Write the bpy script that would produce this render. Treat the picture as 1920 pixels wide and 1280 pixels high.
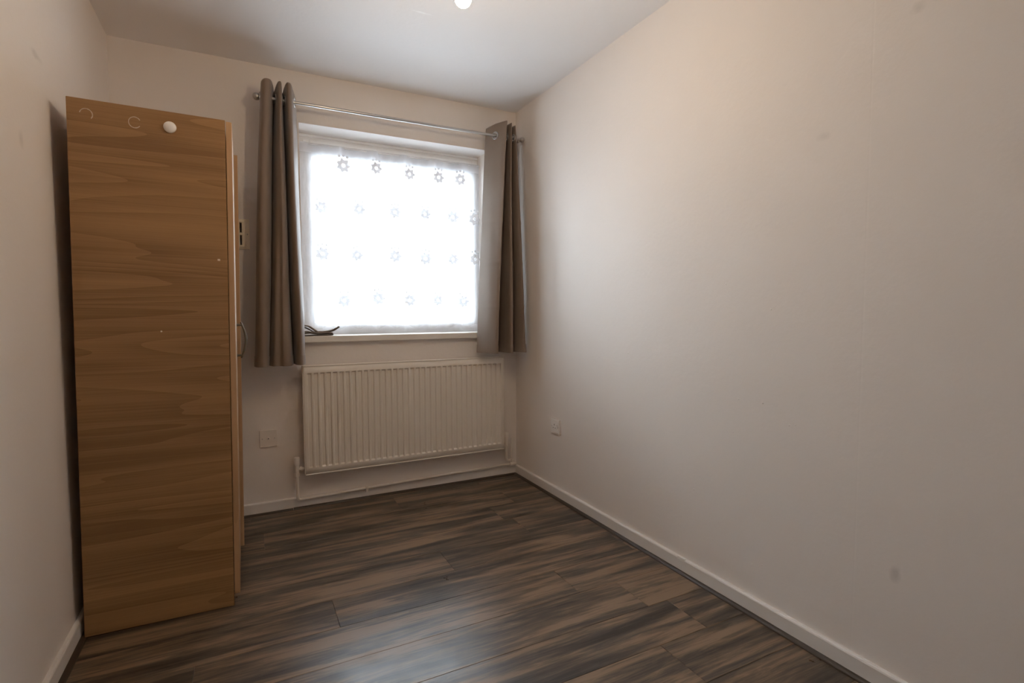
import bpy, bmesh, math, random
from mathutils import Vector, Matrix
random.seed(7)

# ------------------------------------------------------------------ camera, sky, exposure
for o in list(bpy.data.objects):
    bpy.data.objects.remove(o)
S = bpy.context.scene
COL = S.collection
W, D, H = 2.1185, 3.0662, 2.35          # room width (x), window wall (y), ceiling height (z)
YB = -1.50                               # wall behind the camera
CAM = Vector((0.524, 0.0, 1.0825))
YAW, PITCH, ROLL, FPX = 0.4719, -0.0587, -0.0023, 984.9

cam = bpy.data.cameras.new('camera')
cam.sensor_width = 36.0
cam.lens = FPX / 1920.0 * 36.0
cam.clip_start = 0.02
camo = bpy.data.objects.new('camera', cam)
COL.objects.link(camo)
fw = Vector((math.sin(YAW) * math.cos(PITCH), math.cos(YAW) * math.cos(PITCH), math.sin(PITCH)))
rt = Vector((math.cos(YAW), -math.sin(YAW), 0))
up = rt.cross(fw)
rt2 = rt * math.cos(ROLL) + up * math.sin(ROLL)
up2 = -rt * math.sin(ROLL) + up * math.cos(ROLL)
camo.matrix_world = Matrix(((rt2.x, up2.x, -fw.x, CAM.x), (rt2.y, up2.y, -fw.y, CAM.y),
                            (rt2.z, up2.z, -fw.z, CAM.z), (0, 0, 0, 1)))
S.camera = camo

SKY_STRENGTH = 18.0
BULB_STRENGTH = 272.0
world = bpy.data.worlds.new('overcast_sky')
S.world = world
world.use_nodes = True
nt = world.node_tree
nt.nodes.clear()
wo = nt.nodes.new('ShaderNodeOutputWorld')
bg = nt.nodes.new('ShaderNodeBackground')
tc = nt.nodes.new('ShaderNodeTexCoord')
sp = nt.nodes.new('ShaderNodeSeparateXYZ')
rmp = nt.nodes.new('ShaderNodeValToRGB')
mp = nt.nodes.new('ShaderNodeMapRange')
mp.inputs['From Min'].default_value = -0.25
mp.inputs['From Max'].default_value = 0.25
rmp.color_ramp.elements[0].color = (0.58, 0.66, 0.77, 1)     # wet ground and roofs under cloud
rmp.color_ramp.elements[1].color = (0.85, 0.94, 1.06, 1)      # even white cloud
nt.links.new(tc.outputs['Generated'], sp.inputs[0])
nt.links.new(sp.outputs['Z'], mp.inputs['Value'])
nt.links.new(mp.outputs[0], rmp.inputs[0])
nt.links.new(rmp.outputs[0], bg.inputs['Color'])
bg.inputs['Strength'].default_value = SKY_STRENGTH
nt.links.new(bg.outputs[0], wo.inputs['Surface'])

vs = S.view_settings
vs.view_transform = 'Standard'
vs.look = 'None'
vs.gamma = 1.0
vs.use_curve_mapping = False
vs.exposure = 0.0

# white room: let light bounce often enough
S.cycles.max_bounces = 20
S.cycles.diffuse_bounces = 12
S.cycles.transparent_max_bounces = 24
S.cycles.sample_clamp_indirect = 0.0

# ------------------------------------------------------------------ materials
def newmat(name):
    m = bpy.data.materials.new(name)
    m.use_nodes = True
    n = m.node_tree
    b = n.nodes['Principled BSDF']
    return m, n, b

def N(n, t, **kw):
    x = n.nodes.new(t)
    for k, v in kw.items():
        if k in x.inputs:
            x.inputs[k].default_value = v
        else:
            setattr(x, k, v)
    return x

def paint(name, col, rough=0.6, bump=0.0, scale=60, var=0.0, spec=0.5):
    m, n, b = newmat(name)
    b.inputs['Base Color'].default_value = (*col, 1)
    b.inputs['Roughness'].default_value = rough
    b.inputs['Specular IOR Level'].default_value = spec
    geo = N(n, 'ShaderNodeNewGeometry')
    if var:
        nz = N(n, 'ShaderNodeTexNoise', Scale=3.0, Detail=5.0)
        n.links.new(geo.outputs['Position'], nz.inputs['Vector'])
        mx = N(n, 'ShaderNodeMix', data_type='RGBA')
        mx.inputs[6].default_value = (*[c * (1 - var) for c in col], 1)
        mx.inputs[7].default_value = (*[min(1, c * (1 + var)) for c in col], 1)
        n.links.new(nz.outputs['Fac'], mx.inputs[0])
        n.links.new(mx.outputs[2], b.inputs['Base Color'])
    if bump:
        nz = N(n, 'ShaderNodeTexNoise', Scale=scale, Detail=4.0)
        n.links.new(geo.outputs['Position'], nz.inputs['Vector'])
        bp = N(n, 'ShaderNodeBump', Strength=bump, Distance=0.004)
        n.links.new(nz.outputs['Fac'], bp.inputs['Height'])
        n.links.new(bp.outputs[0], b.inputs['Normal'])
    return m

def wall_mat(name, col, stains=(), seam_y=None, rough=0.62):
    """painted lining paper: fine relief, optional butt seam, smudges with a shape of their own
    stains: (centre, radii, colour, strength)"""
    m, n, b = newmat(name)
    b.inputs['Roughness'].default_value = rough
    b.inputs['Specular IOR Level'].default_value = 0.3
    geo = N(n, 'ShaderNodeNewGeometry')
    nz = N(n, 'ShaderNodeTexNoise', Scale=2.2, Detail=6.0)
    n.links.new(geo.outputs['Position'], nz.inputs['Vector'])
    mx = N(n, 'ShaderNodeMix', data_type='RGBA')
    mx.inputs[6].default_value = (*[c * .97 for c in col], 1)
    mx.inputs[7].default_value = (*[min(1, c * 1.02) for c in col], 1)
    n.links.new(nz.outputs['Fac'], mx.inputs[0])
    cur = mx.outputs[2]
    wob = N(n, 'ShaderNodeTexNoise', Scale=30.0, Detail=3.0)
    n.links.new(geo.outputs['Position'], wob.inputs['Vector'])
    for (c, r, sc, st) in stains:
        sub = N(n, 'ShaderNodeVectorMath', operation='SUBTRACT')
        sub.inputs[1].default_value = c
        n.links.new(geo.outputs['Position'], sub.inputs[0])
        dv = N(n, 'ShaderNodeVectorMath', operation='DIVIDE')
        dv.inputs[1].default_value = r
        n.links.new(sub.outputs[0], dv.inputs[0])
        ln = N(n, 'ShaderNodeVectorMath', operation='LENGTH')
        n.links.new(dv.outputs[0], ln.inputs[0])
        ad = N(n, 'ShaderNodeMath', operation='MULTIPLY_ADD')
        n.links.new(wob.outputs['Fac'], ad.inputs[0])
        ad.inputs[1].default_value = 1.4
        n.links.new(ln.outputs['Value'], ad.inputs[2])
        mr = N(n, 'ShaderNodeMapRange')
        mr.inputs['From Min'].default_value = 1.75
        mr.inputs['From Max'].default_value = 0.9
        mr.inputs['To Max'].default_value = st
        n.links.new(ad.outputs[0], mr.inputs['Value'])
        m2 = N(n, 'ShaderNodeMix', data_type='RGBA')
        n.links.new(mr.outputs[0], m2.inputs[0])
        n.links.new(cur, m2.inputs[6])
        m2.inputs[7].default_value = (*sc, 1)
        cur = m2.outputs[2]
    n.links.new(cur, b.inputs['Base Color'])
    f = N(n, 'ShaderNodeTexNoise', Scale=55.0, Detail=5.0)
    n.links.new(geo.outputs['Position'], f.inputs['Vector'])
    f2 = N(n, 'ShaderNodeTexNoise', Scale=5.0, Detail=2.0)
    n.links.new(geo.outputs['Position'], f2.inputs['Vector'])
    a = N(n, 'ShaderNodeMath', operation='MULTIPLY_ADD')
    n.links.new(f2.outputs['Fac'], a.inputs[0])
    a.inputs[1].default_value = 1.5
    n.links.new(f.outputs['Fac'], a.inputs[2])
    h = a.outputs[0]
    if seam_y is not None:
        s = N(n, 'ShaderNodeSeparateXYZ')
        n.links.new(geo.outputs['Position'], s.inputs[0])
        d = N(n, 'ShaderNodeMath', operation='SUBTRACT')
        n.links.new(s.outputs['Y'], d.inputs[0])
        d.inputs[1].default_value = seam_y
        ab = N(n, 'ShaderNodeMath', operation='ABSOLUTE')
        n.links.new(d.outputs[0], ab.inputs[0])
        mr = N(n, 'ShaderNodeMapRange')
        mr.inputs['From Min'].default_value = 0.0
        mr.inputs['From Max'].default_value = 0.004
        mr.inputs['To Min'].default_value = -0.35
        mr.inputs['To Max'].default_value = 0.0
        n.links.new(ab.outputs[0], mr.inputs['Value'])
        a2 = N(n, 'ShaderNodeMath', operation='ADD')
        n.links.new(h, a2.inputs[0])
        n.links.new(mr.outputs[0], a2.inputs[1])
        h = a2.outputs[0]
    bp = N(n, 'ShaderNodeBump', Strength=0.16, Distance=0.004)
    n.links.new(h, bp.inputs['Height'])
    n.links.new(bp.outputs[0], b.inputs['Normal'])
    return m

WALL = (0.82, 0.765, 0.72)
SM = (0.36, 0.33, 0.30)
M = {}
M['wall_far'] = wall_mat('wall_far_paint', WALL)
M['wall_right'] = wall_mat('wall_right_paint', WALL, stains=[
    ((W, 0.781, 0.350), (0.05, 0.016, 0.024), SM, 0.35),
    ((W, 1.025, 1.612), (0.05, 0.022, 0.014), SM, 0.14),
    ((W, 0.785, 1.871), (0.05, 0.018, 0.018), SM, 0.22)], seam_y=0.892)
M['wall_left'] = wall_mat('wall_left_paint', WALL, stains=[
    ((0, 2.06, 1.838), (0.05, 0.06, 0.014), SM, 0.25),
    ((0, 1.90, 1.549), (0.05, 0.022, 0.026), SM, 0.22)])
M['ceiling'] = wall_mat('ceiling_paint', (0.85, 0.825, 0.81), stains=[
    ((1.236, 2.236, H), (0.055, 0.007, 0.05), (0.95, 0.95, 0.94), 0.8)])
M['skirting'] = paint('skirting_gloss', (0.78, 0.745, 0.71), 0.35, bump=.05, scale=40)
M['reveal'] = paint('sill_paint', (0.80, 0.76, 0.70), 0.4)
M['upvc'] = paint('upvc_white', (0.86, 0.87, 0.88), 0.3)
M['radiator'] = paint('radiator_enamel', (0.80, 0.745, 0.67), 0.38)
M['pipe'] = paint('pipe_paint', (0.79, 0.73, 0.66), 0.42, bump=.15, scale=90)
M['plastic'] = paint('cream_plastic', (0.80, 0.74, 0.68), 0.35)
M['vent'] = paint('vent_plastic', (0.95, 0.86, 0.70), 0.25)
M['white_plastic'] = paint('white_plastic', (0.82, 0.79, 0.76), 0.35)
M['dark'] = paint('painted_hole_shade', (0.09, 0.085, 0.08), 0.5)  # shade of the socket and outlet holes, painted as a dark colour
M['screw'] = paint('screw_metal', (0.5, 0.48, 0.45), 0.4)
M['glue'] = paint('glue_residue', (0.62, 0.50, 0.40), 0.7, bump=.3, scale=300)
M['scuff'] = paint('pale_chip', (0.80, 0.70, 0.58), 0.8)
M['chipped'] = paint('bare_plaster', (0.83, 0.80, 0.76), 0.8, bump=.4, scale=150)

def metal(name, col, rough):
    m, n, b = newmat(name)
    b.inputs['Base Color'].default_value = (*col, 1)
    b.inputs['Metallic'].default_value = 1.0
    b.inputs['Roughness'].default_value = rough
    return m
M['steel'] = metal('satin_steel', (0.55, 0.54, 0.53), 0.3)
M['handle'] = metal('dull_nickel', (0.20, 0.18, 0.15), 0.5)

def wood_mat(name, dark, light, grain_axis, along=1.1, across=16.0, rough=0.45):
    """oak print: broad bands, fine lines along grain_axis of the object's own space"""
    m, n, b = newmat(name)
    b.inputs['Roughness'].default_value = rough
    b.inputs['Specular IOR Level'].default_value = 0.35
    t = N(n, 'ShaderNodeTexCoord')
    def mapped(al, ac, off=0.0):
        mp_ = N(n, 'ShaderNodeMapping')
        sc = [ac, ac, ac]
        sc[grain_axis] = al
        mp_.inputs['Scale'].default_value = sc
        mp_.inputs['Location'].default_value = (off, off * .7, off * 1.3)
        n.links.new(t.outputs['Object'], mp_.inputs['Vector'])
        return mp_.outputs[0]
    # slow bands
    n1 = N(n, 'ShaderNodeTexNoise', Scale=1.0, Detail=2.0, Distortion=0.6)
    n.links.new(mapped(along * .30, across * .55, 3.1), n1.inputs['Vector'])
    # grain lines: sawtooth of a warped height
    n2 = N(n, 'ShaderNodeTexNoise', Scale=1.0, Detail=1.5)
    n.links.new(mapped(along * .30, across * .42, 7.7), n2.inputs['Vector'])
    saw = N(n, 'ShaderNodeMath', operation='MULTIPLY')
    n.links.new(n2.outputs['Fac'], saw.inputs[0])
    saw.inputs[1].default_value = 17.0
    fr = N(n, 'ShaderNodeMath', operation='FRACT')
    n.links.new(saw.outputs[0], fr.inputs[0])
    n3 = N(n, 'ShaderNodeTexNoise', Scale=1.0, Detail=6.0, Roughness=.65)
    n.links.new(mapped(along * 1.4, across * 11, 1.3), n3.inputs['Vector'])
    a = N(n, 'ShaderNodeMath', operation='MULTIPLY_ADD')
    n.links.new(fr.outputs[0], a.inputs[0])
    a.inputs[1].default_value = 0.30
    n.links.new(n1.outputs['Fac'], a.inputs[2])
    a2 = N(n, 'ShaderNodeMath', operation='MULTIPLY_ADD')
    n.links.new(n3.outputs['Fac'], a2.inputs[0])
    a2.inputs[1].default_value = 0.72
    n.links.new(a.outputs[0], a2.inputs[2])
    rp = N(n, 'ShaderNodeValToRGB')
    rp.color_ramp.elements[0].position = 0.55
    rp.color_ramp.elements[0].color = (*light, 1)
    rp.color_ramp.elements[1].position = 1.35 if False else 1.0
    rp.color_ramp.elements[1].color = (*[d * .55 + l * .45 for d, l in zip(dark, light)], 1)
    e = rp.color_ramp.elements.new(0.80)
    e.color = (*[d * .25 + l * .75 for d, l in zip(dark, light)], 1)
    sc_ = N(n, 'ShaderNodeMath', operation='MULTIPLY')
    sc_.inputs[1].default_value = 0.82
    n.links.new(a2.outputs[0], sc_.inputs[0])
    n.links.new(sc_.outputs[0], rp.inputs[0])
    n.links.new(rp.outputs[0], b.inputs['Base Color'])
    bp = N(n, 'ShaderNodeBump', Strength=0.08, Distance=0.001)
    n.links.new(n3.outputs['Fac'], bp.inputs['Height'])
    n.links.new(bp.outputs[0], b.inputs['Normal'])
    return m

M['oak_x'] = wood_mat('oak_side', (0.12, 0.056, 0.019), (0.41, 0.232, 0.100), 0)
M['oak_z'] = wood_mat('oak_door', (0.26, 0.15, 0.07), (0.50, 0.32, 0.18), 2, rough=0.65)
M['oak_edge'] = wood_mat('oak_edging', (0.36, 0.21, 0.10), (0.56, 0.35, 0.19), 2)

def floor_mat(name):
    m, n, b = newmat(name)
    geo = N(n, 'ShaderNodeNewGeometry')
    oi = N(n, 'ShaderNodeObjectInfo')
    mul = N(n, 'ShaderNodeMath', operation='MULTIPLY')
    n.links.new(oi.outputs['Random'], mul.inputs[0])
    mul.inputs[1].default_value = 40.0
    cmb = N(n, 'ShaderNodeCombineXYZ')
    n.links.new(mul.outputs[0], cmb.inputs[0])
    n.links.new(mul.outputs[0], cmb.inputs[2])
    ad = N(n, 'ShaderNodeVectorMath', operation='ADD')
    n.links.new(geo.outputs['Position'], ad.inputs[0])
    n.links.new(cmb.outputs[0], ad.inputs[1])
    def nz(sx, sy, det, dist=0.0, rough=.5):
        mp_ = N(n, 'ShaderNodeMapping')
        mp_.inputs['Scale'].default_value = (sx, sy, 1)
        n.links.new(ad.outputs[0], mp_.inputs['Vector'])
        t = N(n, 'ShaderNodeTexNoise', Scale=1.0, Detail=det, Distortion=dist, Roughness=rough)
        n.links.new(mp_.outputs[0], t.inputs['Vector'])
        return t.outputs['Fac']
    band = nz(1.6, 17.0, 3.0, 0.6)
    fine = nz(5.0, 120.0, 5.0, 0.3, .7)
    knot = nz(5.0, 40.0, 5.0, 1.4, .7)
    a = N(n, 'ShaderNodeMath', operation='MULTIPLY_ADD')
    n.links.new(fine, a.inputs[0])
    a.inputs[1].default_value = 0.45
    n.links.new(band, a.inputs[2])
    a2 = N(n, 'ShaderNodeMath', operation='MULTIPLY_ADD')
    n.links.new(knot, a2.inputs[0])
    a2.inputs[1].default_value = 0.38
    n.links.new(a.outputs[0], a2.inputs[2])
    rp = N(n, 'ShaderNodeValToRGB')
    el = rp.color_ramp.elements
    el[0].position = 0.70
    el[0].color = (0.034, 0.0255, 0.019, 1)
    el[1].position = 1.0
    el[1].color = (0.25, 0.168, 0.105, 1)
    e = el.new(0.82)
    e.color = (0.082, 0.060, 0.043, 1)
    e = el.new(0.91)
    e.color = (0.150, 0.103, 0.067, 1)
    sc_ = N(n, 'ShaderNodeMath', operation='MULTIPLY')
    sc_.inputs[1].default_value = 0.945
    n.links.new(a2.outputs[0], sc_.inputs[0])
    n.links.new(sc_.outputs[0], rp.inputs[0])
    n.links.new(rp.outputs[0], b.inputs['Base Color'])
    # worn lacquer: hazy patches
    sm = N(n, 'ShaderNodeTexNoise', Scale=6.0, Detail=6.0, Roughness=.65)
    n.links.new(geo.outputs['Position'], sm.inputs['Vector'])
    mr = N(n, 'ShaderNodeMapRange')
    mr.inputs['From Min'].default_value = 0.3
    mr.inputs['From Max'].default_value = 0.7
    mr.inputs['To Min'].default_value = 0.27
    mr.inputs['To Max'].default_value = 0.42
    n.links.new(sm.outputs['Fac'], mr.inputs['Value'])
    n.links.new(mr.outputs[0], b.inputs['Roughness'])
    b.inputs['Specular IOR Level'].default_value = 0.5
    bp = N(n, 'ShaderNodeBump', Strength=0.10, Distance=0.0008)
    n.links.new(fine, bp.inputs['Height'])
    n.links.new(bp.outputs[0], b.inputs['Normal'])
    return m
M['laminate'] = floor_mat('dark_laminate')
M['subfloor'] = paint('fibre_underlay', (0.22, 0.18, 0.13), 0.9)
M['bead'] = paint('bead_dark_wood', (0.060, 0.043, 0.030), 0.4, bump=.1, scale=120, var=.25)

def curtain_mat():
    m, n, b = newmat('taupe_satin_cloth')
    b.inputs['Roughness'].default_value = 0.58
    b.inputs['Sheen Weight'].default_value = 0.35
    b.inputs['Sheen Roughness'].default_value = 0.4
    b.inputs['Specular IOR Level'].default_value = 0.22
    t = N(n, 'ShaderNodeNewGeometry')
    nz = N(n, 'ShaderNodeTexNoise', Scale=9.0, Detail=4.0)
    n.links.new(t.outputs['Position'], nz.inputs['Vector'])
    mx = N(n, 'ShaderNodeMix', data_type='RGBA')
    mx.inputs[6].default_value = (0.250, 0.192, 0.150, 1)
    mx.inputs[7].default_value = (0.300, 0.232, 0.186, 1)
    n.links.new(nz.outputs['Fac'], mx.inputs[0])
    n.links.new(mx.outputs[2], b.inputs['Base Color'])
    nb = N(n, 'ShaderNodeTexNoise', Scale=26.0, Detail=4.0)
    n.links.new(t.outputs['Position'], nb.inputs['Vector'])
    bp = N(n, 'ShaderNodeBump', Strength=0.25, Distance=0.004)
    n.links.new(nb.outputs['Fac'], bp.inputs['Height'])
    n.links.new(bp.outputs[0], b.inputs['Normal'])
    tr = N(n, 'ShaderNodeBsdfTranslucent')
    tr.inputs['Color'].default_value = (0.20, 0.15, 0.11, 1)
    ms = N(n, 'ShaderNodeMixShader')
    ms.inputs[0].default_value = 0.12
    out = n.nodes['Material Output']
    n.links.new(b.outputs[0], ms.inputs[1])
    n.links.new(tr.outputs[0], ms.inputs[2])
    n.links.new(ms.outputs[0], out.inputs['Surface'])
    return m
M['curtain'] = curtain_mat()

def net_mat(name, see, col, weave=True, through=0.6):
    """sheer cloth: open weave lets a share of the light straight through"""
    m, n, b = newmat(name)
    out = n.nodes['Material Output']
    n.nodes.remove(b)
    df = N(n, 'ShaderNodeBsdfDiffuse')
    df.inputs['Color'].default_value = (*col, 1)
    tl = N(n, 'ShaderNodeBsdfTranslucent')
    tl.inputs['Color'].default_value = (*col, 1)
    ms = N(n, 'ShaderNodeMixShader')
    ms.inputs[0].default_value = through
    n.links.new(df.outputs[0], ms.inputs[1])
    n.links.new(tl.outputs[0], ms.inputs[2])
    tp = N(n, 'ShaderNodeBsdfTransparent')
    m2 = N(n, 'ShaderNodeMixShader')
    m2.inputs[0].default_value = 1 - see
    n.links.new(tp.outputs[0], m2.inputs[1])
    n.links.new(ms.outputs[0], m2.inputs[2])
    if weave:
        g = N(n, 'ShaderNodeNewGeometry')
        mp_ = N(n, 'ShaderNodeMapping')
        mp_.inputs['Scale'].default_value = (90, 1, 14)
        n.links.new(g.outputs['Position'], mp_.inputs['Vector'])
        nz = N(n, 'ShaderNodeTexNoise', Scale=1.0, Detail=3.0)
        n.links.new(mp_.outputs[0], nz.inputs['Vector'])
        mr = N(n, 'ShaderNodeMapRange')
        mr.inputs['From Min'].default_value = 0.3
        mr.inputs['From Max'].default_value = 0.7
        mr.inputs['To Min'].default_value = 1 - see - .04
        mr.inputs['To Max'].default_value = 1 - see + .04
        n.links.new(nz.outputs['Fac'], mr.inputs['Value'])
        n.links.new(mr.outputs[0], m2.inputs[0])
    n.links.new(m2.outputs[0], out.inputs['Surface'])
    return m
M['net'] = net_mat('sheer_net', 0.50, (0.90, 0.90, 0.92), True, 0.78)
M['lace'] = net_mat('lace_thread', 0.0, (0.84, 0.84, 0.87), False, 0.085)
M['lace_fine'] = net_mat('lace_fine_thread', 0.0, (0.86, 0.87, 0.90), False, 0.125)
M['net_hem'] = net_mat('net_hem', 0.30, (0.86, 0.86, 0.88), False)

def glass_mat():
    m, n, b = newmat('window_glass')
    out = n.nodes['Material Output']
    n.nodes.remove(b)
    tp = N(n, 'ShaderNodeBsdfTransparent')
    tp.inputs['Color'].default_value = (0.95, 0.97, 0.96, 1)
    gl = N(n, 'ShaderNodeBsdfGlossy')
    gl.inputs['Roughness'].default_value = 0.02
    fr = N(n, 'ShaderNodeFresnel')
    fr.inputs['IOR'].default_value = 1.45
    ms = N(n, 'ShaderNodeMixShader')
    n.links.new(fr.outputs[0], ms.inputs[0])
    n.links.new(tp.outputs[0], ms.inputs[1])
    n.links.new(gl.outputs[0], ms.inputs[2])
    n.links.new(ms.outputs[0], out.inputs['Surface'])
    return m
M['glass'] = glass_mat()

def bulb_mat():
    m, n, b = newmat('lit_bulb')
    b.inputs['Base Color'].default_value = (0.9, 0.88, 0.82, 1)
    b.inputs['Emission Color'].default_value = (1.0, 0.745, 0.475, 1)
    b.inputs['Emission Strength'].default_value = BULB_STRENGTH
    return m
M['bulb'] = bulb_mat()

def tie_mat(name, col):
    return paint(name, col, 0.6, bump=.2, scale=200)
M['tie_dark'] = tie_mat('tieback_dark', (0.10, 0.085, 0.075))
M['tie_light'] = tie_mat('tieback_taupe', (0.26, 0.22, 0.19))

# ------------------------------------------------------------------ mesh helpers
class MB:
    def __init__(s):
        s.bm = bmesh.new()
    def box(s, x0, x1, y0, y1, z0, z1, bevel=0.0, seg=2):
        t = bmesh.new()
        bmesh.ops.create_cube(t, size=1.0)
        for v in t.verts:
            v.co = Vector((x0 + (v.co.x + .5) * (x1 - x0), y0 + (v.co.y + .5) * (y1 - y0), z0 + (v.co.z + .5) * (z1 - z0)))
        if bevel:
            bmesh.ops.bevel(t, geom=t.edges[:], offset=bevel, segments=seg, affect='EDGES', profile=.6)
        s.merge(t)
        return s
    def merge(s, t):
        me = bpy.data.meshes.new('tmp')
        t.to_mesh(me)
        t.free()
        s.bm.from_mesh(me)
        bpy.data.meshes.remove(me)
    def tube(s, pts, r, seg=12, caps=True, closed=False):
        pts = [Vector(p) for p in pts]
        rs = r if isinstance(r, (list, tuple)) else [r] * len(pts)
        rings = []
        n = len(pts)
        prev = None
        for i, p in enumerate(pts):
            if closed:
                d = (pts[(i + 1) % n] - pts[i - 1]).normalized()
            else:
                d = (pts[min(i + 1, n - 1)] - pts[max(i - 1, 0)]).normalized()
            if prev is None:
                a = Vector((0, 0, 1)) if abs(d.z) < .9 else Vector((1, 0, 0))
                u = d.cross(a).normalized()
            else:
                u = (prev - d * prev.dot(d)).normalized()
            prev = u
            v = d.cross(u)
            rings.append([s.bm.verts.new(p + (u * math.cos(k * 2 * math.pi / seg) + v * math.sin(k * 2 * math.pi / seg)) * rs[i]) for k in range(seg)])
        m = n if closed else n - 1
        for i in range(m):
            A, B = rings[i], rings[(i + 1) % n]
            for k in range(seg):
                s.bm.faces.new((A[k], A[(k + 1) % seg], B[(k + 1) % seg], B[k]))
        if caps and not closed:
            s.bm.faces.new(rings[0][::-1])
            s.bm.faces.new(rings[-1])
        return s
    def lathe(s, prof, origin, axis='z', seg=24):
        """prof: list of (r, h) along axis"""
        o = Vector(origin)
        A = {'x': (Vector((0, 1, 0)), Vector((0, 0, 1)), Vector((1, 0, 0))),
             'y': (Vector((0, 0, 1)), Vector((1, 0, 0)), Vector((0, 1, 0))),
             'z': (Vector((1, 0, 0)), Vector((0, 1, 0)), Vector((0, 0, 1)))}[axis]
        rings = []
        for r, h in prof:
            if r < 1e-6:
                rings.append([s.bm.verts.new(o + A[2] * h)])
            else:
                rings.append([s.bm.verts.new(o + A[2] * h + (A[0] * math.cos(k * 2 * math.pi / seg) + A[1] * math.sin(k * 2 * math.pi / seg)) * r) for k in range(seg)])
        for a, b in zip(rings[:-1], rings[1:]):
            for k in range(seg):
                k2 = (k + 1) % seg
                if len(a) == 1 and len(b) == 1:
                    continue
                if len(a) == 1:
                    s.bm.faces.new((a[0], b[k2], b[k]))
                elif len(b) == 1:
                    s.bm.faces.new((a[k], a[k2], b[0]))
                else:
                    s.bm.faces.new((a[k], a[k2], b[k2], b[k]))
        return s
    def grid(s, fn, nu, nv, wrap=False):
        vs_ = [[s.bm.verts.new(fn(i / nu, j / nv)) for i in range(nu + 1)] for j in range(nv + 1)]
        for j in range(nv):
            for i in range(nu):
                s.bm.faces.new((vs_[j][i], vs_[j][i + 1], vs_[j + 1][i + 1], vs_[j + 1][i]))
        return s
    def prism(s, poly, y0, y1, axis='x'):
        """poly of (a, b) extruded along axis: x -> (y, z) outline, y -> (x, z) outline"""
        def P(a, b, t):
            return Vector((t, a, b)) if axis == 'x' else (Vector((a, t, b)) if axis == 'y' else Vector((a, b, t)))
        A = [s.bm.verts.new(P(a, b, y0)) for a, b in poly]
        B = [s.bm.verts.new(P(a, b, y1)) for a, b in poly]
        n = len(poly)
        s.bm.faces.new(A[::-1])
        s.bm.faces.new(B)
        for i in range(n):
            s.bm.faces.new((A[i], A[(i + 1) % n], B[(i + 1) % n], B[i]))
        return s
    def build(s, name, mat, parent=None, smooth=False, loc=None, angle=None):
        bmesh.ops.recalc_face_normals(s.bm, faces=s.bm.faces[:])
        if loc is not None:
            for v in s.bm.verts:
                v.co -= Vector(loc)
        me = bpy.data.meshes.new(name)
        s.bm.to_mesh(me)
        s.bm.free()
        me.materials.append(M[mat])
        if smooth:
            for p in me.polygons:
                p.use_smooth = True
            if angle:
                me.set_sharp_from_angle(angle=math.radians(angle))
        o = bpy.data.objects.new(name, me)
        COL.objects.link(o)
        if parent:
            o.parent = parent
        if loc is not None:
            o.location = loc
        return o

def tag(o, label=None, cat=None, group=None, kind=None):
    if label: o['label'] = label
    if cat: o['category'] = cat
    if group: o['group'] = group
    if kind: o['kind'] = kind
    return o

def thing(name, label, cat, loc, rot=(0, 0, 0), kind=None):
    o = bpy.data.objects.new(name, None)
    o.empty_display_size = .05
    o.location = loc
    o.rotation_euler = rot
    COL.objects.link(o)
    return tag(o, label, cat, kind=kind)

def struct(o, label, cat):
    return tag(o, label, cat, kind='structure')

# ------------------------------------------------------------------ room shell
WX0, WX1, WZ0, WZ1 = 0.815, 1.927, 0.918, 2.086      # window opening
TW = 0.32
b = MB()
HX0, HX1, HZ0, HZ1 = .356, .534, 1.418, 1.538        # air duct behind the vent
b.box(-.12, HX0, D, D + TW, -.05, H + .1)
b.box(HX1, WX0, D, D + TW, -.05, H + .1)
b.box(HX0, HX1, D, D + TW, -.05, HZ0)
b.box(HX0, HX1, D, D + TW, HZ1, H + .1)
b.box(HX0, HX1, D + .22, D + TW, HZ0, HZ1)
b.box(WX1, W + .12, D, D + TW, -.05, H + .1)
b.box(WX0, WX1, D, D + TW, -.05, WZ0)
b.box(WX0, WX1, D, D + TW, WZ1, H + .1)
bmesh.ops.remove_doubles(b.bm, verts=b.bm.verts[:], dist=1e-5)
wall_far = struct(b.build('wall_far', 'wall_far'), 'cream painted wall with the curtained window and radiator', 'wall')
wall_right = struct(MB().box(W, W + .12, YB, D, -.05, H + .1).build('wall_right', 'wall_right'), 'long plain cream painted wall with one power socket', 'wall')
wall_left = struct(MB().box(-.12, 0, YB, D, -.05, H + .1).build('wall_left', 'wall_left'), 'cream painted wall behind the wardrobe', 'wall')
wall_back = struct(MB().box(-.12, W + .12, YB - .12, YB, -.05, H + .1).build('wall_back', 'wall_left'), 'plain cream painted wall facing the window', 'wall')
ceiling = struct(MB().box(0, W, YB, D, H, H + .1).build('ceiling', 'ceiling'), 'flat white painted ceiling with a pale scuff', 'ceiling')

# small paint nibs and filler bumps on the long wall
for i, (y, z, r) in enumerate([(1.313, .760, .004), (1.213, .761, .004), (1.112, .703, .0035), (1.931, .885, .0035), (1.987, .472, .004),
                               (1.517, .363, .004), (1.415, .088 + .06, .003), (1.333, .634, .003), (1.20, .19, .0035), (1.24, .175, .003),
                               (1.09, .708, .003), (1.38, 1.18, .003), (1.19, 1.085, .003)]):
    c = MB().lathe([(0, -.0012), (r * .7, -.001), (r, 0.0002)], (W, y, z), 'x', 10)
    c.build('paint_nib', 'wall_right', wall_right, smooth=True)

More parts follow.
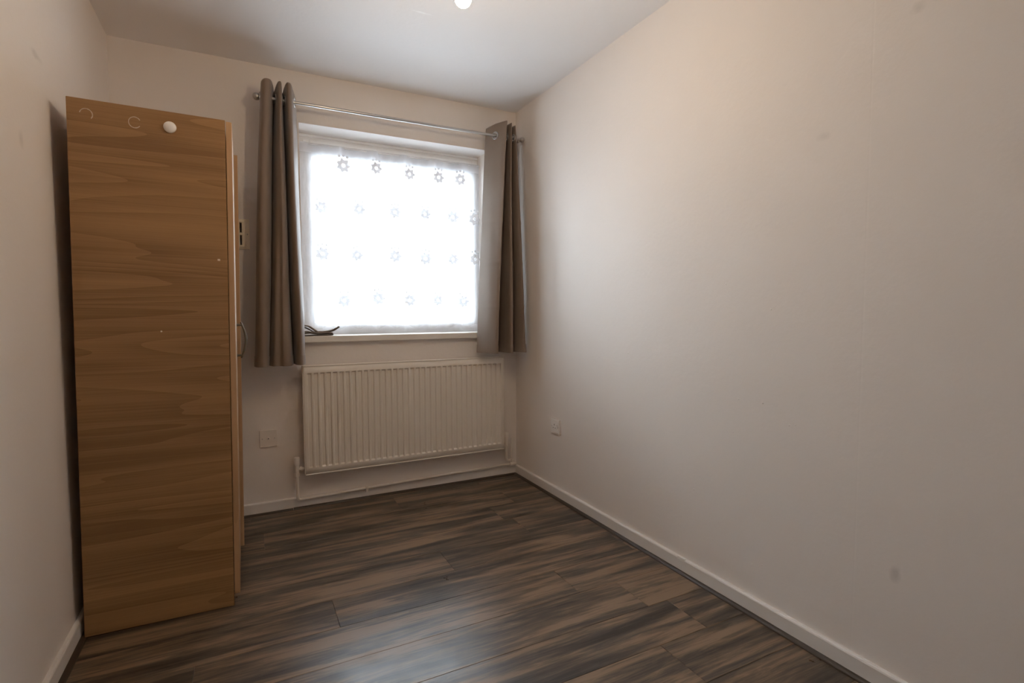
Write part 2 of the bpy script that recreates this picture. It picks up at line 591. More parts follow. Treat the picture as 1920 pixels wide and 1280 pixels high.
# floor: every laminate board a piece of its own
floor = struct(MB().box(0, W, YB, D, -.03, -.0085).build('floor', 'subfloor'), 'dark brown wood effect laminate floor', 'floor')
PW, PL_ = 0.192, 1.285
def plank(x0, x1, y0, y1):
    g, c, t = .0003, .0011, .008
    x0 += g; x1 -= g; y0 += g; y1 -= g
    m = MB()
    bmv = [m.bm.verts.new(p) for p in ((x0, y0, -t), (x1, y0, -t), (x1, y1, -t), (x0, y1, -t),
                                       (x0, y0, -c), (x1, y0, -c), (x1, y1, -c), (x0, y1, -c),
                                       (x0 + c, y0 + c, 0), (x1 - c, y0 + c, 0), (x1 - c, y1 - c, 0), (x0 + c, y1 - c, 0))]
    for q in ((3, 2, 1, 0), (8, 9, 10, 11)):
        m.bm.faces.new([bmv[k] for k in q])
    for k in range(4):
        k2 = (k + 1) % 4
        m.bm.faces.new((bmv[k], bmv[k2], bmv[4 + k2], bmv[4 + k]))
        m.bm.faces.new((bmv[4 + k], bmv[4 + k2], bmv[8 + k2], bmv[8 + k]))
    m.build('plank', 'laminate', floor)
rows = []
y = 1.436
while y > YB: y -= PW
joints = {7: None}
k = 0
while y < D - .001:
    y0, y1 = max(y, YB), min(y + PW, D)
    ym = y + PW / 2
    if abs(ym - 1.532) < .05: j = 1.817
    elif abs(ym - 1.916) < .05: j = 0.789
    elif abs(ym - 2.492) < .05: j = 1.70
    elif abs(ym - 1.724) < .05: j = 0.36
    elif abs(ym - 1.34) < .05: j = 0.62
    elif abs(ym - 2.108) < .05: j = 1.28
    elif abs(ym - 2.3) < .05: j = 0.46
    else: j = random.uniform(.2, 1.9)
    xs = [0.0] + sorted(v for v in (j - PL_, j, j + PL_) if .02 < v < W - .02) + [W]
    for a, c in zip(xs[:-1], xs[1:]):
        plank(a, c, y0, y1)
    y += PW
    k += 1

# skirting boards and dark floor beads
SK, BD, ZB, ZT = .015, .016, .0095, .062
def skirt_profile(inv):
    # outline across (distance from wall, height), top edge rounded
    p = [(0, 0), (SK, 0), (SK, ZT - .006), (SK - .002, ZT - .002), (SK - .006, ZT), (0, ZT)]
    return [(inv * a, h) for a, h in p]
def bead_profile(inv, base):
    p = [(0, 0)] + [(BD * math.cos(a), .0105 * math.sin(a)) for a in [i * math.pi / 2 / 5 for i in range(6)]]
    return [(base + inv * a, h) for a, h in p]
bf = MB().prism([(D + a, h) for a, h in skirt_profile(-1)], 0, W).build('baseboard_far', 'skirting')
struct(bf, 'low white painted skirting board under the radiator', 'skirting board')
br_ = MB().prism([(W + a, h) for a, h in skirt_profile(-1)], YB, D, 'y').build('baseboard_right', 'skirting')
struct(br_, 'low white painted skirting board along the long plain wall', 'skirting board')
bl_ = MB().prism([(a, h) for a, h in skirt_profile(1)], YB, D, 'y').build('baseboard_left', 'skirting')
struct(bl_, 'low white painted skirting board beside the wardrobe', 'skirting board')
MB().box(W - SK - .0012, W - .004, 1.545, 1.585, ZT - .012, ZT + .003, .001).build('filler_patch', 'chipped', br_)
t1 = MB().prism(bead_profile(-1, D - SK), .738, W - SK).build('trim_1', 'bead')
struct(t1, 'dark wood floor bead under the radiator', 'floor bead')
t2 = MB().prism([(a, h * .8) for a, h in bead_profile(-1, D - SK + .002)], SK, .736).build('trim_2', 'bead')
struct(t2, 'short dark wood floor bead behind the wardrobe', 'floor bead')
t3 = MB().prism(bead_profile(-1, W - SK), YB, D - SK, 'y').build('trim_3', 'bead')
struct(t3, 'long dark wood floor bead along the plain wall', 'floor bead')
t4 = MB().prism(bead_profile(1, SK), YB, D - SK, 'y').build('trim_4', 'bead')
struct(t4, 'dark wood floor bead along the wall behind the wardrobe', 'floor bead')

# ------------------------------------------------------------------ window
FY = D + .180                               # face of the frame
win = thing('window_1', 'white framed window letting in bright overcast daylight', 'window', ((WX0 + WX1) / 2, FY, WZ0), kind='structure')
WL = Vector(win.location)
def ring(o, n, y0, y1, bev=.004):
    """frame between outer rectangle o and inner rectangle n, each (x0, x1, z0, z1)"""
    m = MB()
    m.box(o[0], n[0], y0, y1, o[2], o[3], bev)
    m.box(n[1], o[1], y0, y1, o[2], o[3], bev)
    m.box(n[0] - .001, n[1] + .001, y0, y1, o[2], n[2], bev)
    m.box(n[0] - .001, n[1] + .001, y0, y1, n[3], o[3], bev)
    for v in m.bm.verts: v.co -= WL
    return m
ring((WX0, WX1, WZ0 + .02, WZ1), (.860, 1.885, .990, 2.046), FY, FY + .065).build('window_frame', 'upvc', win)
sash = ring((.850, 1.905, .965, 2.056), (.884, 1.878, 1.004, 1.978), FY - .014, FY + .05, .006).build('sash', 'upvc', win)
ring((.880, 1.882, 1.000, 1.982), (.896, 1.867, 1.015, 1.961), FY + .0, FY + .03, .003).build('glazing_bead', 'upvc', sash)
m = MB().box(.890, 1.873, FY + .016, FY + .02, 1.008, 1.967)
for v in m.bm.verts: v.co -= WL
m.build('pane', 'glass', sash)
m = MB().box(WX0 + .0005, WX1 - .0005, FY - .010, FY + .01, WZ1 - .016, WZ1 - .0005, .003)
for v in m.bm.verts: v.co -= WL
m.build('head_trim', 'upvc', win)
m = MB().box(.795, 1.945, D - .03, D + .0005, .911, .9465, .004)
m.box(WX0 + .0005, WX1 - .0005, D - .001, FY + .004, .9115, .9462, 0)
for v in m.bm.verts: v.co -= WL
tag(m.build('window_sill', 'reveal', win), 'cream painted window board')

# ------------------------------------------------------------------ curtains
def catmull(P, t):
    n = len(P) - 1
    f = t * n
    i = min(int(f), n - 1)
    f -= i
    p0, p1, p2, p3 = P[max(i - 1, 0)], P[i], P[i + 1], P[min(i + 2, n)]
    r = []
    for a, b_, c, d in zip(p0, p1, p2, p3):
        r.append(.5 * ((2 * b_) + (-a + c) * f + (2 * a - 5 * b_ + 4 * c - d) * f * f + (-a + 3 * b_ - 3 * c + d) * f ** 3))
    return r

ROD_Z, ROD_Y = 2.142, D - .122
def deeper(P, k=1.22):
    # folds stand k times further off the wall than first drafted
    r = []
    for x, o in P:
        f = (D - o * k) / (D - o)
        r.append((CAM.x + (x - CAM.x) * f, o * k))
    return r
def curtain(name, label, top, bot, ztop, zbot, sag, creases, seed, mid=None):
    rnd = random.Random(seed)
    top, bot = deeper(top), deeper(bot)
    root = thing(name, label, 'curtain', (sum(p[0] for p in bot) / len(bot), D - .1, zbot))
    L = Vector(root.location)
    ph = [rnd.uniform(0, 6.28) for _ in range(6)]
    def pos(u, v):
        # v 0 at top, 1 at bottom
        a = catmull(top, u)
        c = catmull(bot, u)
        w = v ** .85
        x = a[0] * (1 - w) + c[0] * w
        o = a[1] * (1 - w) + c[1] * w
        if mid:
            q = catmull(mid, u)
            g = 4 * v * (1 - v)
            x += q[0] * g
            o += q[1] * g
        z = ztop - (ztop - zbot) * v + sag(u) * (1 - v) ** 3
        # slow cloth waves
        o += .006 * math.sin(9 * u + 5.2 * v + ph[0]) * v + .003 * math.sin(23 * u - 7 * v + ph[1]) * v
        x += .004 * math.sin(6 * v + 7 * u + ph[2]) * v
        # flattened packing creases
        for zc in creases:
            d = abs(z - zc)
            if d < .02:
                o += .0030 * (1 - d / .02)
        return Vector((x, D - o, z)) - L
    m = MB()
    m.grid(pos, 150, 190)
    # the cloth is cut out inside each eyelet so the pole passes through
    kill = [f for f in m.bm.faces if any(math.hypot(v.co.y + L.y - ROD_Y, v.co.z + L.z - ROD_Z) < .0125 for v in f.verts)]
    bmesh.ops.delete(m.bm, geom=kill, context='FACES')
    cl = m.build('cloth', 'curtain', root, smooth=True)
    sd = cl.modifiers.new('thickness', 'SOLIDIFY')
    sd.thickness = .0015
    # turned hem along the foot
    m = MB()
    def hem(u, v):
        p = pos(u, 1 - .035 * (1 - v))
        e = .002
        q = pos(min(u + .01, 1), 1)
        r = pos(max(u - .01, 0), 1)
        t = (q - r).normalized()
        nrm = Vector((t.y, -t.x, 0))
        return p + nrm * e
    m.grid(hem, 120, 3)
    m.build('hem', 'curtain', root, smooth=True)
    # steel eyelets where the cloth crosses the pole
    vz = (ztop - ROD_Z) / (ztop - zbot)
    off = [pos(i / 400, vz).y + L.y - ROD_Y for i in range(401)]
    for i in range(400):
        if off[i] * off[i + 1] > 0:
            continue
        u = (i + .5) / 400
        p = pos(u, vz)
        t = (pos(u + .012, vz) - pos(u - .012, vz))
        t.z = 0
        t.normalize()
        nrm = Vector((t.y, -t.x, 0))
        p.z = ROD_Z - L.z
        pts = [p + t * math.cos(k * math.pi / 12) * .0205 + Vector((0, 0, 1)) * math.sin(k * math.pi / 12) * .0205 for k in range(24)]
        e = MB().tube(pts, .0042, 8, closed=True)
        # flatten ring against the cloth
        e.build('eyelet', 'steel', root, smooth=True)
    return root, pos

topL = [(.642, .040), (.634, .110), (.648, .155), (.676, .152), (.690, .095), (.697, .032), (.703, .100), (.711, .148), (.724, .148),
        (.731, .090), (.736, .030), (.741, .095), (.750, .152), (.768, .150), (.782, .110), (.800, .050)]
botL = [(.592, .030), (.566, .080), (.574, .140), (.604, .155), (.628, .140), (.640, .105), (.660, .150), (.688, .145), (.706, .162),
        (.734, .158), (.746, .100), (.752, .045), (.762, .115), (.783, .145), (.800, .120), (.808, .080)]
curtain('curtain', 'bunched taupe eyelet curtain hanging on the side of the window nearest the wardrobe', topL, botL, 2.210, .805,
        lambda u: -.030 * max(0, (u - .86) / .14) ** 1.5, [1.345, 1.075], 3)
topR = [(1.895, .030), (1.908, .055), (1.925, .085), (1.945, .115), (1.962, .140), (1.980, .158), (1.990, .120), (1.994, .060), (2.000, .045),
        (2.006, .100), (2.016, .140), (2.026, .125), (2.032, .065), (2.038, .045), (2.048, .100), (2.058, .115), (2.064, .080)]
botR = [(1.812, .060), (1.830, .100), (1.850, .140), (1.872, .170), (1.888, .185), (1.900, .180), (1.908, .120), (1.918, .060), (1.945, .055),
        (1.968, .100), (1.985, .155), (2.010, .165), (2.026, .120), (2.040, .080), (2.060, .140), (2.090, .180), (2.108, .165)]
curtain('curtain', 'bunched taupe eyelet curtain hanging in the corner against the plain wall', topR, botR, 2.216, .824,
        lambda u: -.012 * max(0, (.15 - u) / .15), [1.62, 1.37, 1.105], 11)

rod = thing('curtain_rod', 'slim satin steel curtain pole with ball ends above the window', 'curtain pole', (1.36, ROD_Y, ROD_Z))
RL = Vector(rod.location)
def rel(m, L=RL):
    for v in m.bm.verts: v.co -= L
    return m
rel(MB().tube([(.628, ROD_Y, ROD_Z), (1.36, ROD_Y, ROD_Z)], .0085, 16).tube([(1.36, ROD_Y, ROD_Z), (2.088, ROD_Y, ROD_Z)], .0075, 16)).build('pole', 'steel', rod, smooth=True, angle=40)
for x in (.612, 2.0985):
    R0 = .0185 if x < 1 else .0165
    prof = [(0, -R0)] + [(R0 * math.cos(a), R0 * math.sin(a)) for a in [math.radians(d) for d in range(-75, 90, 15)]] + [(0, R0)]
    rel(MB().lathe(prof, (x, ROD_Y, ROD_Z), 'x', 20)).build('finial', 'steel', rod, smooth=True)
for x in (.652, 2.078):
    m = MB().tube([(x, D, ROD_Z - .012), (x, ROD_Y, ROD_Z - .012)], .006, 10)
    m.lathe([(0, 0), (.02, 0), (.02, -.004), (.008, -.007), (0, -.007)], (x, D, ROD_Z - .012), 'y', 20)
    rel(m).build('bracket', 'steel', rod, smooth=True, angle=40)

# ------------------------------------------------------------------ net curtain
NY = D + .140
net = thing('net_curtain', 'sheer white net curtain with lace flowers covering the window pane', 'net curtain', (1.371, NY, .95))
NL = Vector(net.location)
def netpos(x, z):
    h = (2.035 - z) / 1.08
    o = .004 * math.sin(x * 31 + 1.3) + .003 * math.sin(x * 67 + .4 + h) + .005 * h * math.sin(x * 13 + 2 * h)
    # the foot drifts into the room at the wardrobe end
    o += .018 * max(0, h - .7) / .3 * max(0, 1 - (x - .82) / .25)
    return Vector((x, NY - o, z))
m = MB().grid(lambda u, v: netpos(.8205 + u * 1.100, 2.030 - v * 1.081), 150, 60)
rel(m, NL).build('net_cloth', 'net', net, smooth=True)
m = MB().grid(lambda u, v: netpos(.8205 + u * 1.100, 2.030 - v * .055) + Vector((0, -.0015, 0)), 150, 3)
rel(m, NL).build('heading', 'net_hem', net, smooth=True)
m = MB().grid(lambda u, v: netpos(.8205 + u * 1.100, .985 - v * .034 + .010 * math.sin(u * 60) * (1 - v)) + Vector((0, -.0015, 0)), 150, 3)
rel(m, NL).build('lace_hem', 'net_hem', net, smooth=True)
rel(MB().tube([(.816, NY, 2.020), (1.926, NY, 2.020)], .0025, 8), NL).build('curtain_wire', 'upvc', net, smooth=True)
def flower(cx, cz, R0, mat):
    m = MB()
    n = 48
    def P(r, a):
        return m.bm.verts.new(netpos(cx + r * math.cos(a), cz + r * math.sin(a)) + Vector((0, -.005, 0)))
    th = [k * 2 * math.pi / n for k in range(n)]
    out = [P(R0 * (.86 + .14 * math.cos(7 * a)), a) for a in th]          # seven petals round an open ring
    inn = [P(R0 * (.24 + .03 * math.cos(7 * a)), a) for a in th]
    for k in range(n):
        k2 = (k + 1) % n
        m.bm.faces.new((out[k], out[k2], inn[k2], inn[k]))
    m.bm.faces.new([P(R0 * .12, k * math.pi / 6) for k in range(12)])        # eye
    for dx, dz in ((0, 1.35), (.55, 1.22), (-.55, 1.22)):                   # three small buds above
        m.bm.faces.new([m.bm.verts.new(netpos(cx + R0 * (dx + .17 * math.cos(k * math.pi / 4)), cz + R0 * (dz + .17 * math.sin(k * math.pi / 4))) + Vector((0, -.005, 0))) for k in range(8)])
    rel(m, NL).build('lace_flower', mat, net)
for r, (z, xs) in enumerate(((1.924, (1.062, 1.262, 1.462, 1.635, 1.785)), (1.682, (.945, 1.145, 1.361, 1.546, 1.735, 1.880)),
                             (1.412, (.945, 1.140, 1.357, 1.545, 1.735, 1.880)), (1.150, (1.050, 1.250, 1.450, 1.640, 1.810)))):
    for x in xs:
        flower(x + random.uniform(-.01, .01), z + random.uniform(-.008, .008), .039 * random.uniform(.88, 1.08), 'lace' if r == 0 else 'lace_fine')

# ------------------------------------------------------------------ folded tie-back on the sill
tb = thing('curtain_tieback', 'folded dark taupe fabric tie-back lying on the window board', 'tie-back', (.90, D + .005, .9465))
TL = Vector(tb.location)
def ribbon(path, wdt, y, name, mat, thick=.003, tw=0.0):
    """path of (x, z) in room space, ribbon lies across y"""
    m = MB()
    n = len(path) - 1
    def P(u, v):
        a = catmull(path, u)
        return Vector((a[0], y + (v - .5) * wdt + tw * (u - .5), a[1]))
    m.grid(P, n * 6, 2)
    o = rel(m, TL).build(name, mat, tb, smooth=True)
    s = o.modifiers.new('t', 'SOLIDIFY')
    s.thickness = thick * 2.0
    s.offset = 0
    return o
Z0 = .9465
ribbon([(.80, Z0 + .004), (.84, Z0 + .003), (.90, Z0 + .003), (.955, Z0 + .004), (.962, Z0 + .009), (.945, Z0 + .014), (.89, Z0 + .010), (.84, Z0 + .016), (.80, Z0 + .013)], .045, D + .0, 'band', 'tie_dark')
ribbon([(.805, Z0 + .055), (.825, Z0 + .057), (.845, Z0 + .050), (.870, Z0 + .032), (.895, Z0 + .016), (.925, Z0 + .010), (.955, Z0 + .012)], .05, D + .004, 'band', 'tie_light', .004, .01)
ribbon([(.805, Z0 + .048), (.822, Z0 + .046), (.845, Z0 + .034), (.865, Z0 + .022), (.885, Z0 + .018), (.93, Z0 + .020), (.965, Z0 + .027), (.985, Z0 + .038), (1.000, Z0 + .048)], .05, D + .014, 'band', 'tie_dark', .003, -.02)
ribbon([(.875, Z0 + .024), (.92, Z0 + .023), (.955, Z0 + .029), (.985, Z0 + .042), (.998, Z0 + .050)], .042, D + .008, 'band', 'tie_light', .003, -.01)
ribbon([(.80, Z0 + .022), (.83, Z0 + .024), (.86, Z0 + .020), (.90, Z0 + .0175), (.94, Z0 + .018), (.962, Z0 + .014)], .045, D - .004, 'band', 'tie_light', .003)

# ------------------------------------------------------------------ radiator
RX0, RX1, RZ0, RZ1 = .796, 1.994, .197, .787
RYF, RYB = D - .072, D - .020
rad = thing('radiator', 'white ribbed panel radiator under the window', 'radiator', ((RX0 + RX1) / 2, (RYF + RYB) / 2, RZ0))
AL = Vector(rad.location)
def rib_panel(front):
    m = MB()
    pitch = .0333
    nr = int((RX1 - RX0 - .03) / pitch)
    xs0 = (RX0 + RX1) / 2 - nr * pitch / 2
    prof = [(RX0, 0.0), (xs0 - .004, 0.0)]
    for i in range(nr):
        a = xs0 + i * pitch
        prof += [(a + .004, 0.0), (a + .0085, .0085), (a + .0245, .0085), (a + .029, 0.0)]
    prof += [(RX1, 0.0)]
    rows_ = [(RZ0, 0), (RZ0 + .035, 0), (RZ0 + .043, 1), (RZ1 - .045, 1), (RZ1 - .037, 0), (RZ1, 0)]
    # pressed channels sunk into the sheet
    sgn = 1 if front else -1
    yb = RYF if front else RYB
    V = [[m.bm.verts.new((x, yb + sgn * h * k_, z)) for x, h in prof] for z, k_ in rows_]
    for r in range(len(rows_) - 1):
        for i in range(len(prof) - 1):
            m.bm.faces.new((V[r][i], V[r][i + 1], V[r + 1][i + 1], V[r + 1][i]))
    return rel(m, AL)
o = rib_panel(True).build('front_panel', 'radiator', rad, smooth=True, angle=25)
s = o.modifiers.new('t', 'SOLIDIFY'); s.thickness = .004; s.offset = 1 if False else -1
o = rib_panel(False).build('rear_panel', 'radiator', rad)
s = o.modifiers.new('t', 'SOLIDIFY'); s.thickness = .004; s.offset = -1
# rolled seams round the front sheet
fy = RYF + .002
for nm, pts in (('top_seam', [(RX0 + .004, fy, RZ1), (RX1 - .004, fy, RZ1)]), ('bottom_seam', [(RX0 + .004, fy, RZ0), (RX1 - .004, fy, RZ0)])):
    rel(MB().tube(pts, .0045, 10), AL).build(nm, 'radiator', rad, smooth=True, angle=50)
for x in (RX0, RX1):
    rel(MB().box(x - .0015, x + .0015, fy - .003, RYB - .006, RZ0 + .004, RZ1 + .002, .001), AL).build('side_panel', 'radiator', rad)
# top grille of small louvres
m = MB()
m.box(RX0 + .002, RX1 - .025, fy + .004, fy + .011, RZ1 - .004, RZ1 + .003, .001)
m.box(RX0 + .002, RX1 - .025, RYB - .018, RYB - .010, RZ1 - .004, RZ1 + .003, .001)
x = RX0 + .006
while x < RX1 - .03:
    m.box(x, x + .006, fy + .008, RYB - .012, RZ1 - .003, RZ1 + .001)
    x += .0125
rel(m, AL).build('top_grille', 'radiator', rad)
m = MB()
x = RX0 + .03
while x < RX1 - .03:
    m.box(x, x + .001, fy + .006, RYB - .014, RZ0 + .05, RZ1 - .05)
    x += .0333
o = rel(m, AL).build('convector_fins', 'radiator', rad)
for x in (RX0 + .15, RX1 - .15):
    rel(MB().box(x - .02, x + .02, RYB - .006, D - .0012, RZ1 - .12, RZ1 - .05), AL).build('wall_bracket', 'radiator', rad)
    rel(MB().box(x - .02, x + .02, RYB - .006, D - .0012, RZ0 + .05, RZ0 + .10), AL).build('wall_bracket', 'radiator', rad)
VY = D - .050
def valve(x, side, cap_h):
    v = MB()
    zc = RZ0 + .032
    v.tube([(x, VY, zc - .032), (x, VY, zc - .010), (x, VY, zc + .012), (x, VY, zc + .026)], [.0085, .0115, .0115, .009], 14)
    v.lathe([(0, zc - .038), (.0135, zc - .038), (.0145, zc - .03), (.0135, zc - .020), (.009, zc - .018)], (x, VY, 0), 'z', 6)
    va = rel(v, AL).build('valve', 'pipe', rad, smooth=True, angle=40)
    t = MB().tube([(x, VY, zc), (x + side * .045, VY, zc)], .0075, 12)
    t.lathe([(0, 0), (.0125, 0), (.0135, side * .006), (.0125, side * .013), (0, side * .013)], (x + side * .014, VY, zc), 'x', 6)
    rel(t, AL).build('union_nut', 'pipe', va, smooth=True, angle=40)
    rel(MB().lathe([(0, zc + .022), (.0135, zc + .022), (.0155, zc + .028), (.0155, zc + cap_h - .004), (.0125, zc + cap_h), (0, zc + cap_h)], (x, VY, 0), 'z', 18), AL).build('valve_cap', 'plastic', va, smooth=True, angle=40)
valve(.757, 1, .066)
valve(2.020, -1, .070)

# painted pipe run on the wall
pipe = thing('heating_pipe', 'white painted copper pipe running low along the wall under the radiator', 'pipe', (1.4, D - .03, .06))
PLc = Vector(pipe.location)
def arc_path(pts, r=.02, n=5):
    out = [Vector(pts[0])]
    for a, b_, c in zip(pts[:-2], pts[1:-1], pts[2:]):
        a, b_, c = Vector(a), Vector(b_), Vector(c)
        p = b_ + (a - b_).normalized() * min(r, (a - b_).length * .45)
        q = b_ + (c - b_).normalized() * min(r, (c - b_).length * .45)
        for k in range(n + 1):
            t = k / n
            out.append(p.lerp(b_, t).lerp(b_.lerp(q, t), t))
    out.append(Vector(pts[-1]))
    return out
ztop_ = RZ0 + .032 - .0385
rel(MB().tube(arc_path([(.757, VY, ztop_), (.757, VY, .064), (.768, D - .030, .055), (.80, D - .026, .054), (1.131, D - .026, .062), (2.072, D - .026, .077)], .016), .0080, 12), PLc).build('return_pipe', 'pipe', pipe, smooth=True, angle=50)
rel(MB().tube(arc_path([(2.020, VY, ztop_), (2.020, VY, .125), (2.034, D - .034, .104), (2.060, D - .028, .100)], .018), .0078, 12), PLc).build('feed_pipe', 'pipe', pipe, smooth=True, angle=50)
rel(MB().tube([(2.070, D - .026, .07), (2.070, D - .026, .25)], .0075, 12), PLc).build('riser', 'pipe', pipe, smooth=True, angle=50)
m = MB().lathe([(0, -.022), (.0125, -.022), (.0135, -.014), (.0115, -.008), (.0115, .010), (.0135, .014), (.0125, .022), (0, .022)], (2.078, D - .028, .077), 'x', 14)
m.lathe([(0, .095), (.012, .095), (.013, .103), (.012, .112), (0, .112)], (2.070, D - .026, 0), 'z', 14)
rel(m, PLc).build('tee_joint', 'pipe', pipe, smooth=True, angle=40)
m = MB().box(1.124, 1.138, D - .037, D - .0155, .040, .0715, .003)
rel(m, PLc).build('pipe_clip', 'pipe', pipe)

# ------------------------------------------------------------------ wardrobe (leans a touch towards the room)
wd = thing('wardrobe', 'light oak effect two door wardrobe in the corner by the window', 'wardrobe', (.4635, 2.138, 0.0), (0, math.radians(.72), 0))
DX = .4385                                     # carcass depth, local x runs from -DX to 0
HT, TH, WL_ = 1.752, .018, .86
MB().box(-DX, 0, 0, TH, 0, HT, .0012, 1).build('side_panel', 'oak_x', wd)
MB().box(-DX, 0, WL_ - TH, WL_, 0, HT, .0012, 1).build('side_panel', 'oak_x', wd)
MB().box(-DX + .006, -.002, TH, WL_ - TH, HT - TH, HT, .001, 1).build('top_panel', 'oak_x', wd)
MB().box(-DX + .006, -.002, TH, WL_ - TH, .045, .045 + TH, .001, 1).build('bottom_panel', 'oak_x', wd)
MB().box(-.022, -.006, TH, WL_ - TH, 0.0, .045, .001, 1).build('plinth', 'oak_x', wd)
MB().box(-DX + .001, -DX + .005, TH, WL_ - TH, .01, HT - .004).build('back_panel', 'oak_x', wd)
d1 = MB().box(.0022, .0022 + TH, .001, .4285, .044, HT - .004, .001, 1).build('door', 'oak_z', wd)
MB().box(.0024, .002 + TH, .0004, .0012, .0445, HT - .0045).build('edge_band', 'oak_edge', d1)
# second door stands a little ajar, hinged on the far side
dm = MB().box(0, TH, -.4265, 0, .044, HT - .004, .001, 1)
bmesh.ops.rotate(dm.bm, verts=dm.bm.verts[:], cent=(0, 0, 0), matrix=Matrix.Rotation(math.radians(1.9), 3, 'Z'))
bmesh.ops.translate(dm.bm, verts=dm.bm.verts[:], vec=(.0026, WL_ - .001, 0))
dm.build('door', 'oak_z', wd)
hx = .0022 + TH
hy = .385
zA, zB = .895, 1.025
hd = MB()
bow = [(hx + .016 + .019 * math.sin(math.pi * t) , hy, zA - .012 + (zB - zA + .024) * t) for t in [i / 16 for i in range(17)]]
hd.tube(bow, [.0035 + .002 * math.sin(math.pi * i / 16) for i in range(17)], 10)
for z in (zA, zB):
    hd.tube([(hx - .0005, hy, z), (hx + .003, hy, z), (hx + .004, hy, z), (hx + .020, hy, z)], [.0065, .0065, .0045, .0045], 12)
hd.build('handle', 'handle', d1, smooth=True, angle=50)
# white stick-on hook disc and the glue rings two others left behind, on the side facing the room
def on_panel(px, pz):
    return px - .4635 - .0125 * pz, pz
kx, kz = on_panel(.321, 1.700)
MB().lathe([(0, 0), (.0185, 0), (.0190, -.003), (.0165, -.0075), (.008, -.0105), (0, -.011)], (kx, 0, kz), 'y', 28).build('hook_disc', 'white_plastic', wd, smooth=True, angle=50)
for (px, pz, a0, a1) in ((.096, 1.704, -40, 170), (.223, 1.700, 30, 330)):
    gx, gz = on_panel(px, pz)
    pts = [(gx + .0165 * math.cos(math.radians(a)), -.0002, gz + .0175 * math.sin(math.radians(a))) for a in range(a0, a1, 8)]
    r_ = [.0012 + .0007 * random.random() for _ in pts]
    g = MB().tube(pts, r_, 6)
    for v in g.bm.verts: v.co.y *= .5
    g.build('glue_ring', 'glue', wd)
gx, gz = on_panel(.452, 1.262)
MB().box(gx - .004, gx + .004, -.0004, .0002, gz - .002, gz + .005).build('chip', 'scuff', wd)
gx, gz = on_panel(.273, 1.012)
MB().lathe([(0, -.0006), (.0025, -.0004), (.003, .0001)], (gx, 0, gz), 'y', 10).build('chip', 'scuff', wd)

# ------------------------------------------------------------------ wall fittings
def uk_plate(name, label, cat, origin, face, sz=.086):
    """builds in plate space (a across, h up, d out of the wall) and maps to the wall"""
    o = thing(name, label, cat, origin)
    def mp_(m):
        for v in m.bm.verts:
            a, d, h = v.co.x, v.co.y, v.co.z
            if face == 'far': v.co = Vector((a, -d, h))
            else: v.co = Vector((-d, -a, h))
        return m
    return o, mp_
# single switched power socket on the long wall
so, mp1 = uk_plate('power_socket', 'single white switched power socket low on the plain wall', 'socket', (W, 2.560, .414), 'right')
mp1(MB().box(-.046, .046, 0, .010, -.044, .044, .003)).build('plate', 'white_plastic', so)
mp1(MB().box(-.040, .040, .0095, .0115, -.038, .038, .001, 1)).build('raised_face', 'white_plastic', so)
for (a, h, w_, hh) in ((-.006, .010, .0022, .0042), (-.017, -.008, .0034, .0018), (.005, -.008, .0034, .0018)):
    mp1(MB().box(a - w_, a + w_, .0110, .0119, h - hh, h + hh)).build('pin_slot', 'dark', so)  # flat dark blocks, painted shade in place of recessed pin holes
mp1(MB().box(.017, .029, .011, .0155, -.010, .012, .0015, 1)).build('rocker_switch', 'white_plastic', so)
for a in (-.034, .034):
    mp1(MB().lathe([(0, .0122), (.0024, .0120), (.0027, .0110)], (a, 0, 0), 'y', 10)).build('screw', 'screw', so)
# telephone / blank outlet plate under the curtain
tp_, mp2 = uk_plate('outlet_plate', 'square cream outlet plate between the wardrobe and radiator', 'outlet plate', (.6235, D, .404), 'far')
mp2(MB().box(-.0425, .0425, 0, .009, -.0455, .0455, .0025)).build('plate', 'plastic', tp_)
mp2(MB().lathe([(0, .0108), (.006, .0108), (.0085, .0098), (.009, .0085)], (0, 0, 0), 'y', 18)).build('outlet_boss', 'plastic', tp_, smooth=True, angle=40)
mp2(MB().lathe([(0, .0113), (.0028, .0113), (.0028, .0100)], (0, 0, 0), 'y', 12)).build('outlet_hole', 'dark', tp_)  # dark disc on the boss, hole shade painted on
for a in (-.030, .030):
    mp2(MB().lathe([(0, .0098), (.0026, .0095), (.003, .0085)], (a, 0, 0), 'y', 10)).build('screw', 'screw', tp_)

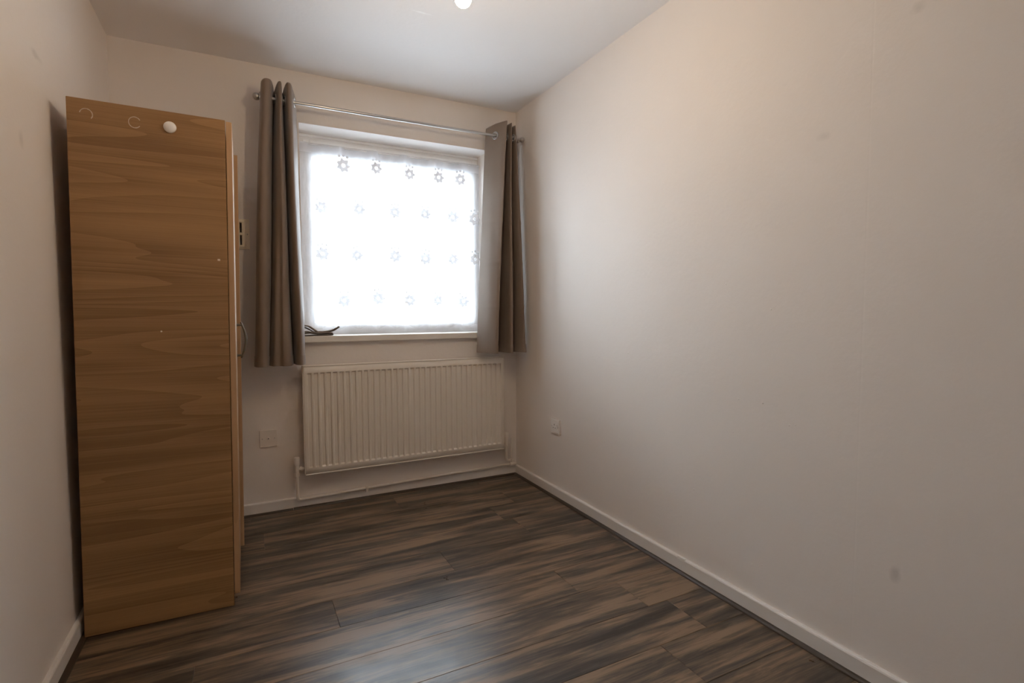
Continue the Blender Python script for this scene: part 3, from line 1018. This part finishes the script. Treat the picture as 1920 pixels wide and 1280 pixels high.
# plastic air vent half hidden by the wardrobe
ve, mp3 = uk_plate('air_vent', 'cream plastic slotted air vent on the wall behind the wardrobe', 'air vent', (.4495, D, 1.478), 'far')
VW, VH = .1145, .0765
def vent_ring(o, n, d0, d1, bev):
    m = MB()
    m.box(o[0], n[0], d0, d1, o[2], o[3], bev)
    m.box(n[1], o[1], d0, d1, o[2], o[3], bev)
    m.box(n[0] - .001, n[1] + .001, d0, d1, o[2], n[2], bev)
    m.box(n[0] - .001, n[1] + .001, d0, d1, n[3], o[3], bev)
    return mp3(m)
vent_ring((-VW, VW, -VH, VH), (-.0905, .0815, -.0565, .0565), 0, .007, .002).build('flange', 'vent', ve)
vent_ring((-VW + .012, VW - .018, -VH + .008, VH - .008), (-.0985, .0905, -.0645, .0645), .0065, .0125, .0015).build('surround', 'vent', ve)
m = MB()
x0, x1, z0, z1 = -VW + .015, VW - .023, -VH + .011, VH - .011
m.box(x0, x1, .006, .015, z1 - .010, z1, .002, 1)
m.box(x0, x1, .006, .015, z0, z0 + .010, .002, 1)
m.box(x0, x1, .006, .015, -.007, .007, .002, 1)
nb = 8
for i in range(nb + 1):
    c = x0 + .006 + (x1 - x0 - .012) * i / nb
    m.box(c - .0065, c + .0065, .006, .0145, z0 + .004, z1 - .004, .001, 1)
mp3(m).build('louvre_plate', 'vent', ve)
for a, h in ((VW - .010, 0),):
    mp3(MB().lathe([(0, .0082), (.003, .0080), (.0034, .0068)], (a, 0, h), 'y', 10)).build('screw', 'screw', ve)

# ------------------------------------------------------------------ bare bulb on a short pendant
BX, BY, BZ = 1.1535, 1.559, 2.040
la = thing('ceiling_lamp', 'lit bare bulb hanging from the ceiling on a short white pendant flex', 'lamp', (BX, BY, H))
m = MB().lathe([(0, 0), (.045, 0), (.045, -.010), (.040, -.018), (.020, -.026), (.006, -.030), (0, -.030)], (0, 0, 0), 'z', 28)
m.build('ceiling_rose', 'white_plastic', la, smooth=True, angle=40)
zo = BZ - H
MB().tube([(0, 0, -.028), (0, 0, zo + .118)], .0032, 10).build('flex', 'white_plastic', la, smooth=True)
MB().lathe([(0, zo + .126), (.007, zo + .126), (.011, zo + .112), (.0175, zo + .104), (.0185, zo + .066), (.0165, zo + .058), (0, zo + .058)], (0, 0, 0), 'z', 24).build('lampholder', 'white_plastic', la, smooth=True, angle=40)
prof = []
R0 = .0255
for d in range(-90, 51, 10):
    a = math.radians(d)
    prof.append((R0 * math.cos(a) if d > -90 else 0, zo + R0 * math.sin(a)))
prof += [(.0148, zo + .030), (.0138, zo + .045), (.0135, zo + .060)]
MB().lathe(prof, (0, 0, 0), 'z', 24).build('bulb', 'bulb', la, smooth=True)
